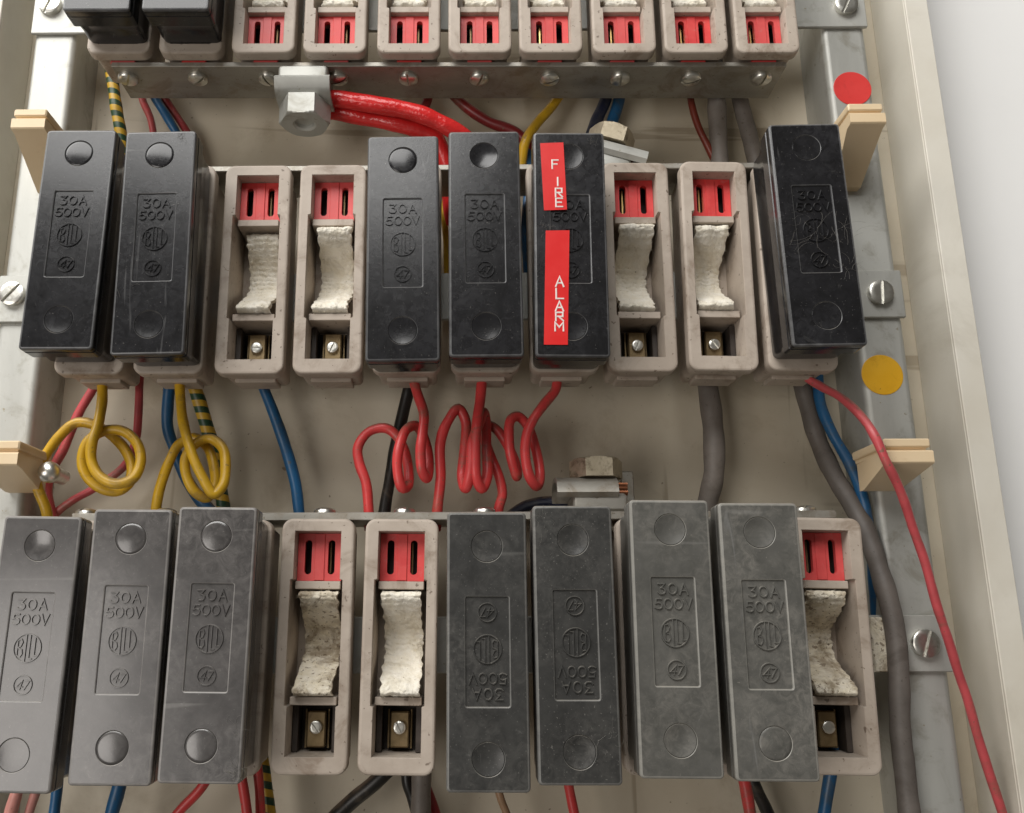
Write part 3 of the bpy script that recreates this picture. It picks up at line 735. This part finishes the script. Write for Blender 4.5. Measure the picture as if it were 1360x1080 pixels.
lab3 = {1: 'grey fuse socket under the endmost grey carrier below the first yellow loop', 2: 'grey fuse socket under the middle of the three brownish grey carriers', 3: 'grey fuse socket under the brownish grey carrier beside two open sockets',
        4: 'open grey fuse socket with scorched pad, beside the brownish grey carriers', 5: 'open grey fuse socket with clean white pad, beside an upside down carrier',
        6: 'grey fuse socket under the upside down carrier beside the open sockets', 7: 'grey fuse socket under the upside down carrier below the hex bolt clamp', 8: 'grey fuse socket under the olive grey carrier next to the upside down pair', 9: 'grey fuse socket under the olive grey carrier beside the end open socket',
        10: 'open grey fuse socket with grimy pad at the row end beside grey cable'}
for i in range(1, 11):
    if i in f3: make_base(3, i, f3[i], lab3[i], G3, pad=pads3[i][0], padmat=pads3[i][1], term=(.2, .8))
    else: make_base(3, i, (0, 0, .012), lab3[i], G3, full=False)

# ================================================================== fuse carriers
K1, K2, K3 = 'fuse carriers in the row above the hex nut', 'fuse carriers in the FIRE ALARM row', 'fuse carriers in the lower row'
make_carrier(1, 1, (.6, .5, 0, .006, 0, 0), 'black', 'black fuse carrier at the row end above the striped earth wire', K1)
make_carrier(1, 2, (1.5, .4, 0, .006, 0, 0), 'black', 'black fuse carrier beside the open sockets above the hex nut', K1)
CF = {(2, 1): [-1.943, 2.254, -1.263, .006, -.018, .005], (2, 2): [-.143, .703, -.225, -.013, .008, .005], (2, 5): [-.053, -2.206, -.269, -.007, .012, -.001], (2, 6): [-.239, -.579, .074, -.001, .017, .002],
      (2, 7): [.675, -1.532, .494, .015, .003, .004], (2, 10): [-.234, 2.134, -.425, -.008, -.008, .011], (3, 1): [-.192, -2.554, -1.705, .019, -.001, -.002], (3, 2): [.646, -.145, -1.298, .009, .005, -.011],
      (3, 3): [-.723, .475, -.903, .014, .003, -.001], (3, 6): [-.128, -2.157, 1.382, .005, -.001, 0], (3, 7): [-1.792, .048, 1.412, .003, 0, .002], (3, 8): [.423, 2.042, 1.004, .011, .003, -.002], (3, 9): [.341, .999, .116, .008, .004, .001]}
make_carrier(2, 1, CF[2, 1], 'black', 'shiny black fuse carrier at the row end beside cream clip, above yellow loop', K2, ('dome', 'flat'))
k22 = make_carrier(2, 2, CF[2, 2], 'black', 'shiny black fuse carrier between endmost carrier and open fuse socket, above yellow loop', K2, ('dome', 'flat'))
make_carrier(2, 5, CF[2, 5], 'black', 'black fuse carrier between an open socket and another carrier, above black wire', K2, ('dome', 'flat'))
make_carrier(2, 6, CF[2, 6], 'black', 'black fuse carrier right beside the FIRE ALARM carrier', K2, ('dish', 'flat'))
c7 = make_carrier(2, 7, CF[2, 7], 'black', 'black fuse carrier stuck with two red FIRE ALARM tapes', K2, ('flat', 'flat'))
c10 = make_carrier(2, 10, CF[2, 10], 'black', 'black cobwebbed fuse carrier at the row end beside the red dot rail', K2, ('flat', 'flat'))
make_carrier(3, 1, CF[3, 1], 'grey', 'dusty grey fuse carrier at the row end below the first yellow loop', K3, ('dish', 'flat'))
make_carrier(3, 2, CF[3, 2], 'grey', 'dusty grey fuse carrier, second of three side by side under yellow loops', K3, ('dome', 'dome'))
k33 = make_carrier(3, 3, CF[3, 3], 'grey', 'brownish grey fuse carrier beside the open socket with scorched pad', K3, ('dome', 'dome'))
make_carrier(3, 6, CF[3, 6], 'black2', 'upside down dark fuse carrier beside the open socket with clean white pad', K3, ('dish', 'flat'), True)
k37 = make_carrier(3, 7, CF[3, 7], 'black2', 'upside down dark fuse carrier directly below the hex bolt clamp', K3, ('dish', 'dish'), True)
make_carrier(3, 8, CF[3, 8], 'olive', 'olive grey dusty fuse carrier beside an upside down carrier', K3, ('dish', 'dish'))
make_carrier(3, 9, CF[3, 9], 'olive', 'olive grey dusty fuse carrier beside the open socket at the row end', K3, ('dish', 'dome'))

# the two embossed tapes
def zc(x, y):
    t = (y - 47) / 922.0
    return ((x - (233.5 + 18 * t)) / (297 + 16 * t) * WC, (.5 - t) * LC)
def tape(corners, glyphs, lab):
    mb = MB(); q = [zc(*c) for c in corners]; n = 8
    def lp(c):
        return mb.loop(q, c)
    A = lp(HC + .02); B = lp(HC + .3); mb.bridge(A, B); mb.face(*B); mb.face(*A[::-1])
    me = mb.mesh('label_tape', 0); me.materials.append(M['tape']); o = link('label_tape', me, c7); o['label'] = lab
    mb = MB()
    for ch, x, y, h, w in glyphs:
        a, b = zc(x, y); text(mb, ch, a, b, h, .7, HC + .28, HC + .5, w / (h * max(.3, max(p[0] for pl in GL[ch] for p in pl))))
    me = mb.mesh('lettering', 0); me.materials.append(M['tape_letters']); link('lettering', me, o)
tape([(115, 97), (212, 93), (227, 379), (131, 383)], [('F', 177, 188, 3.6, 2.2), ('I', 187, 262, 3.3, .9), ('R', 193, 308, 3.5, 2.5), ('E', 194, 350, 3.5, 2.4)], 'red embossed tape reading FIRE')
tape([(138, 467), (237, 465), (229, 923), (130, 923)], [('A', 196, 674, 3.9, 2.9), ('L', 196, 723, 3.9, 2.6), ('A', 195, 772, 3.7, 2.9), ('R', 195, 813, 3.2, 2.7), ('M', 194, 852, 3.3, 3.1)], 'red embossed tape reading ALARM')

# ================================================================== wires
def z1(pts, hs, ox=0, oy=470, k=1 / 3.375):
    n = len(pts)
    if isinstance(hs, tuple):
        h = [hs[0] + (hs[1] - hs[0]) * i / (n - 1) for i in range(n)]
    else: h = hs
    return [(ox + x * k, oy + y * k, hh) for (x, y), hh in zip(pts, h)]
WG = 'wires behind the fuse rows'
# upper gap
wire('earth_wire', [(140, 60, 16), (150, 110, 18), (156, 150, 18), (163, 190, 17), (172, 260, 10), (176, 330, 6)], 2.8, 'w_earth', 'green and yellow striped earth wire under the busbar end', 'wire', WG)
wire('thin_wire', [(178, 60, 16), (188, 130, 16), (200, 160, 14), (206, 200, 9), (208, 260, 6)], 1.75, 'w_pink', 'thin red wire next to the striped earth wire under the busbar', 'wire', WG)
wire('thin_wire', [(180, 60, 12), (205, 128, 12), (222, 155, 12), (240, 190, 9), (250, 250, 6)], 2.2, 'w_blue', 'blue wire paired with a red wire under the busbar end', 'wire', WG)
wire('thin_wire', [(192, 60, 10), (219, 130, 10), (235, 155, 9), (256, 190, 8), (270, 250, 6)], 1.9, 'w_dred', 'dark red wire paired with a blue wire under the busbar end', 'wire', WG)
wire('power_cable', [(405, 135, 37), (440, 131, 37), (488, 138, 38), (545, 148, 38), (590, 166, 36), (625, 190, 30), (650, 230, 22), (660, 300, 12)], 3.9, 'w_tape', 'thick red cable on top, running from the hex nut clamp', 'cable', 'thick red cables at the hex nut clamp')
wire('power_cable', [(405, 150, 30), (440, 148, 30), (490, 158, 30), (540, 168, 30), (575, 180, 27), (592, 215, 22), (600, 300, 12)], 3.7, 'w_tape', 'thick red cable underneath, running from the hex nut clamp', 'cable', 'thick red cables at the hex nut clamp')
wire('thin_wire', [(575, 90, 14), (568, 132, 12), (560, 150, 10), (548, 185, 8), (540, 250, 6)], 2.2, 'w_dred', 'short dark red wire behind the thick red cables', 'wire', WG)
wire('thin_wire', [(575, 95, 14), (612, 136, 12), (645, 160, 11), (690, 180, 10), (730, 240, 8)], 2.6, 'w_dred', 'dark red wire slanting behind two black carriers under the busbar', 'wire', WG)
wire('thin_wire', [(768, 90, 12), (735, 138, 14), (712, 166, 16), (697, 190, 18), (690, 260, 10)], 2.3, 'w_yel', 'short yellow wire slanting under the busbar', 'wire', WG)
wire('thin_wire', [(815, 95, 10), (803, 135, 10), (792, 160, 10), (780, 200, 9), (775, 260, 7)], 2.9, 'w_navy', 'dark navy wire above the copper strand clamp', 'wire', WG)
wire('thin_wire', [(828, 95, 9), (822, 135, 9), (812, 165, 9), (800, 210, 8), (790, 260, 7)], 2.9, 'w_blue', 'blue wire above the copper strand clamp', 'wire', WG)
wire('thin_wire', [(915, 95, 14), (918, 135, 14), (926, 165, 13), (940, 195, 12), (962, 240, 8)], 1.7, 'w_brown', 'thin brown red wire curving beside the grey cables', 'wire', WG)
wire('grey_cable', [(948, 80, 16), (952, 140, 15), (955, 200, 12), (957, 280, 8), (955, 360, 6)], 4.3, 'w_grey', 'grey cable behind the open socket, beside the thin brown wire', 'cable', 'grey sheathed cables')
wire('grey_cable', [(972, 80, 10), (985, 140, 9), (1000, 200, 8), (1015, 280, 7), (1022, 350, 6)], 3.9, 'w_grey', 'grey cable slanting behind the cobwebbed carrier', 'cable', 'grey sheathed cables')
# bits in the slits of the middle row
wire('thin_wire', [(591, 200, 12), (591, 262, 14), (590, 280, 14), (593, 330, 12), (592, 420, 6)], 1.5, 'w_yel', 'thin yellow wire in the slit beside the carrier over black wire', 'wire', WG)
wire('thin_wire', [(703, 200, 10), (700, 262, 18), (697, 300, 18), (700, 380, 10)], 1.5, 'w_blue', 'thin blue wire in the slit beside the FIRE ALARM carrier', 'wire', WG)
# gap between middle and lower rows
wire('thin_wire', z1([(470, 20), (430, 130), (350, 280), (290, 420), (230, 530), (215, 620), (235, 720), (260, 840)], (22, 12)), 1.95, 'w_pink', 'faded red wire crossing behind the first yellow loop', 'wire', WG)
wire('thin_wire', z1([(632, 40), (625, 150), (620, 270), (605, 400), (560, 500), (440, 590), (320, 660), (240, 730), (200, 820)], [20, 20, 19, 18, 16, 14, 12, 11, 9]), 1.8, 'w_pink', 'faded red wire sweeping from between two sockets to the row end', 'wire', WG)
wire('looped_wire', z1([(452, 30), (455, 110), (458, 220), (440, 320), (412, 400), (412, 480), (450, 550), (520, 582), (595, 560), (630, 490), (615, 405), (555, 350), (475, 345), (400, 385), (370, 460), (390, 545), (445, 600), (520, 618), (575, 580), (588, 510), (560, 430), (505, 370), (420, 315), (345, 308), (270, 370), (205, 455), (165, 530), (170, 600), (205, 700), (220, 790)],
     [37, 36, 37, 40, 42, 42, 42, 42, 41, 39, 37, 36, 36, 37, 37, 36, 35, 34, 33, 31, 30, 30, 31, 31, 31, 31, 31, 31, 30, 26]), 2.15, 'w_yel', 'yellow wire coiled in a loop beside the cream clip', 'wire', 'looped yellow wires')
wire('looped_wire', z1([(802, 30), (805, 110), (812, 210), (825, 330), (855, 440), (905, 550), (960, 630), (1000, 590), (1012, 500), (995, 420), (940, 380), (875, 405), (832, 465), (838, 545), (880, 620), (930, 645), (965, 590), (958, 500), (925, 415), (865, 378), (800, 408), (755, 490), (722, 590), (703, 680), (690, 790)],
     [37, 36, 38, 41, 43, 43, 42, 41, 39, 37, 36, 37, 38, 38, 37, 35, 33, 32, 31, 31, 31, 32, 32, 31, 26]), 2.1, 'w_yel', 'yellow wire coiled in a loop beside the thick blue wire', 'wire', 'looped yellow wires')
wire('blue_wire', z1([(775, 30), (765, 120), (752, 220), (750, 330), (785, 430), (830, 550), (895, 650), (960, 720), (1000, 800)], (22, 12)), 2.6, 'w_blue', 'thick blue wire running behind the second yellow loop', 'wire', WG)
wire('earth_wire', z1([(840, 30), (862, 120), (895, 220), (930, 340), (962, 450), (980, 560), (995, 660), (1010, 780)], (20, 10)), 3.0, 'w_earth', 'green and yellow striped earth wire behind the second yellow loop', 'wire', WG)
wire('blue_wire', z1([(1150, 30), (1172, 120), (1222, 250), (1285, 430), (1322, 570), (1342, 720), (1355, 830)], (20, 14)), 2.5, 'w_blue', 'blue wire hanging alone below an open socket', 'wire', WG)
wire('coiled_wire', z1([(560, 40), (567, 105), (590, 180), (618, 270), (612, 350), (602, 430), (610, 525), (630, 558), (640, 500), (625, 390), (588, 325), (540, 335), (510, 400), (497, 500), (518, 600), (545, 590), (540, 480), (510, 390), (450, 335), (372, 350), (322, 420), (328, 490), (358, 580), (370, 690), (372, 790)],
     [37, 37, 38, 40, 42, 43, 42, 39, 35, 33, 34, 38, 41, 42, 40, 36, 33, 32, 32, 32, 32, 32, 32, 31, 28], 380), 2.1, 'w_red', 'red wire coiled in front of the black wire', 'wire', 'coiled red wires')
wire('black_wire', z1([(568, 30), (556, 130), (528, 260), (490, 420), (458, 600), (442, 700), (435, 800)], (20, 13), 380), 2.6, 'w_black', 'black wire hanging behind a red coil', 'wire', WG)
wire('coiled_wire', z1([(880, 30), (878, 100), (870, 200), (858, 300), (848, 420), (852, 550), (878, 603), (902, 550), (900, 430), (895, 300), (885, 262), (858, 330), (832, 420), (825, 530), (806, 600), (788, 550), (800, 420), (803, 300), (770, 246), (722, 305), (690, 400), (690, 560), (678, 700), (672, 790)],
     [37, 37, 39, 42, 43, 42, 39, 36, 34, 34, 36, 40, 42, 42, 39, 35, 34, 34, 35, 37, 37, 35, 32, 28], 380), 2.15, 'w_red', 'red coiled wire between the two other red coils', 'wire', 'coiled red wires')
wire('coiled_wire', z1([(1218, 30), (1216, 95), (1208, 160), (1162, 220), (1112, 290), (1082, 360), (1072, 450), (1090, 550), (1122, 595), (1136, 550), (1118, 420), (1080, 320), (1040, 283), (1005, 300), (1000, 400), (1012, 480), (1034, 552), (1030, 500), (990, 410), (935, 335), (895, 320), (893, 390), (922, 470), (958, 560), (970, 630), (952, 695), (945, 790)],
     [37, 37, 38, 40, 42, 43, 43, 42, 39, 36, 34, 34, 36, 39, 40, 39, 36, 33, 31, 30, 29, 29, 29, 30, 30, 30, 27], 380), 2.05, 'w_red', 'red wire coiled below the FIRE ALARM carrier', 'wire', 'coiled red wires')
wire('grey_cable', [(936, 440, 14), (939, 500, 16), (944, 545, 18), (949, 590, 19), (948, 632, 18), (940, 665, 14), (930, 720, 8)], 4.4, 'w_grey', 'dark grey cable hanging between the two lower rows', 'cable', 'grey sheathed cables')
wire('grey_cable', [(1048, 440, 9), (1062, 500, 10), (1075, 545, 11), (1090, 592, 12), (1108, 632, 15), (1130, 668, 20), (1148, 700, 25), (1166, 750, 29), (1181, 800, 32), (1191, 850, 33), (1193, 910, 33), (1196, 970, 33), (1203, 1040, 33), (1211, 1110, 33), (1218, 1180, 33)], 3.9, 'w_lgrey', 'long grey cable curving past the end open socket to the rail', 'cable', 'grey sheathed cables')
wire('thin_wire', [(1040, 470, 36), (1066, 498, 38), (1090, 513, 42), (1118, 528, 48), (1145, 556, 56), (1163, 584, 60.5), (1176, 612, 60.5), (1190, 640, 58), (1203, 672, 55), (1222, 730, 50), (1250, 820, 44), (1284, 930, 36), (1324, 1060, 29), (1345, 1130, 26)], 1.75, 'w_pink', 'faded red wire crossing in front of the rail under the yellow dot', 'wire', WG)
wire('blue_wire', [(1080, 440, 14), (1086, 500, 15), (1089, 532, 16), (1103, 570, 18), (1126, 612, 20), (1144, 653, 22), (1152, 693, 24), (1157, 725, 22), (1162, 790, 14), (1166, 860, 8)], 2.3, 'w_blue', 'blue wire running beside the long grey cable', 'wire', WG)
wire('blue_wire', [(775, 700, 10), (740, 668, 14), (700, 672, 12), (660, 700, 8)], 2.4, 'w_navy', 'dark wire tucked behind the hex bolt clamp', 'wire', WG)
# below the lower row
LW = 'wires hanging below the lower row'
def low(name, pts, h, r, mat, lab): wire(name, [(x, y, hh) for (x, y), hh in zip(pts, [h[0] + (h[1] - h[0]) * i / (len(pts) - 1) for i in range(len(pts))])], r, mat, lab, 'wire', LW)
low('thin_wire', [(30, 1000), (22, 1050), (12, 1085), (2, 1160)], (30, 26), 2.3, 'w_salmon', 'salmon wire below the endmost grey carrier')
low('thin_wire', [(62, 1000), (48, 1052), (38, 1085), (20, 1160)], (26, 22), 1.9, 'w_salmon', 'thinner salmon wire slanting below the endmost grey carrier')
low('blue_wire', [(78, 990), (75, 1050), (72, 1085), (68, 1160)], (30, 28), 2.1, 'w_blue', 'blue wire below the gap between two grey carriers')
low('blue_wire', [(168, 990), (160, 1040), (148, 1082), (130, 1160)], (30, 28), 2.6, 'w_blue', 'blue wire hanging below the second grey carrier')
low('thin_wire', [(290, 1000), (270, 1042), (238, 1078), (180, 1150)], (30, 28), 1.9, 'w_red', 'red wire slanting below the brownish grey carrier')
low('thin_wire', [(312, 980), (322, 1040), (328, 1085), (334, 1160)], (34, 32), 1.9, 'w_red', 'red wire below the brownish grey carrier corner')
low('thin_wire', [(336, 980), (341, 1020), (345, 1085), (350, 1160)], (28, 26), 1.9, 'w_red', 'red wire next to the striped earth wire below the row')
low('earth_wire', [(345, 980), (353, 1030), (360, 1085), (370, 1160)], (20, 18), 2.3, 'w_earth', 'green and yellow striped earth wire below the lower row')
low('black_wire', [(530, 1010), (495, 1042), (470, 1062), (440, 1090), (380, 1150)], (24, 22), 3.0, 'w_black', 'black wire slanting below two open sockets')
low('thin_wire', [(540, 1000), (542, 1040), (548, 1060), (556, 1100), (560, 1160)], (14, 12), 2.3, 'w_black', 'short black wire beside grey cable below an open socket')
low('grey_cable', [(562, 1000), (559, 1045), (558, 1085), (556, 1160)], (26, 24), 3.8, 'w_grey', 'grey cable below the open socket with clean white pad')
low('thin_wire', [(555, 1020), (572, 1058), (580, 1085), (600, 1160)], (18, 16), 1.9, 'w_dred', 'dark red wire crossing beside the grey cable below the row')
low('thin_wire', [(655, 1010), (664, 1055), (674, 1085), (690, 1160)], (26, 24), 1.5, 'w_tan', 'thin tan wire below an upside down carrier')
low('thin_wire', [(750, 1010), (756, 1045), (764, 1085), (775, 1160)], (32, 30), 1.9, 'w_red', 'red wire below the second upside down carrier')
low('thin_wire', [(982, 1000), (990, 1040), (997, 1085), (1008, 1160)], (36, 34), 2.3, 'w_red', 'red wire below the olive grey carriers')
low('black_wire', [(985, 1000), (1003, 1045), (1022, 1085), (1050, 1160)], (14, 12), 2.6, 'w_black', 'black wire behind the red wire below the olive grey carriers')
low('blue_wire', [(1108, 990), (1104, 1025), (1098, 1060), (1092, 1100), (1085, 1160)], (32, 30), 2.4, 'w_blue', 'blue wire hanging below the end open socket')

# ------------------------------------------------------------------ cobweb fluff
def fluff(parent, seed, spots, name='dust_fibres'):
    rnd = random.Random(seed); v = []; f = []
    for a0, b0, sp, n, ln in spots:
        for _ in range(n):
            p = Vector((a0 + rnd.gauss(0, sp), b0 + rnd.gauss(0, sp), HC + .12)); d = rnd.uniform(0, 6.28); k = rnd.uniform(-.5, .5); L = rnd.uniform(.4, 1) * ln; pr = None; m = 9; w = rnd.uniform(.018, .035)
            for j in range(m):
                d += k * .6 + rnd.gauss(0, .12); q = p + Vector((math.cos(d), math.sin(d), 0)) * (L / m)
                nn = Vector((-math.sin(d), math.cos(d), 0)) * w; z = Vector((0, 0, .05 + .12 * math.sin(j / m * 3.1)))
                ids = []
                for o in (nn, Vector((0, 0, w * 1.6)), -nn):
                    e = q + o + z; v.append((e.x * S, -e.z * S, e.y * S)); ids.append(len(v) - 1)
                if pr:
                    for x in range(2): f.append((pr[x], pr[x + 1], ids[x + 1], ids[x]))
                pr = ids; p = q
    me = bpy.data.meshes.new(name); me.from_pydata(v, [], f); me.materials.append(M['fluff']); o = link(name, me, parent); o['kind'] = 'stuff'
mb = MB(); fx, fz, fh = at(1166, 856, 29.0)
R0 = [(-3.2 + .5 * math.sin(k * 2.1), -10.5 + 3 * k) for k in range(8)]; R1 = [(3.0 + .6 * math.cos(k * 1.7), -10.5 + 3 * k) for k in range(8)]
oo = [(fx + a, fz + b) for a, b in R0 + R1[::-1]]
A = mb.loop(oo, 29.0); B = mb.loop(oo, 30.6); C = mb.loop([(fx + (a - fx) * .86, fz + (b - fz) * .96) for a, b in oo], 31.2)
mb.bridge(A, B); mb.bridge(B, C); mb.face(*C); mb.face(*A[::-1])
me = mb.mesh('padding_scrap', 40); me.materials.append(M['pad_dirty']); tag(link('padding_scrap', me), 'pale crumbly strip on the strap beside the end open socket', 'scrap')
fluff(k33, 5, [(12.5, -43, 1.2, 30, 5), (12, -30, 1.5, 8, 6)])
fluff(k22, 6, [(9, 44, 1.4, 14, 3.5), (-10, -20, 2, 4, 6)])
fluff(k37, 8, [(-10, 30, 2, 8, 6), (9, -40, 2, 8, 5)])
fluff(c7, 9, [(10, 43, 1.2, 16, 3.5), (-9.5, 6, 1.2, 16, 3)])
fluff(c10, 3, [(1, 2, 3.5, 9, 14), (9, -2, 3, 10, 13), (11, -15, 1.5, 12, 7), (-6, 4, 2.5, 4, 11)])
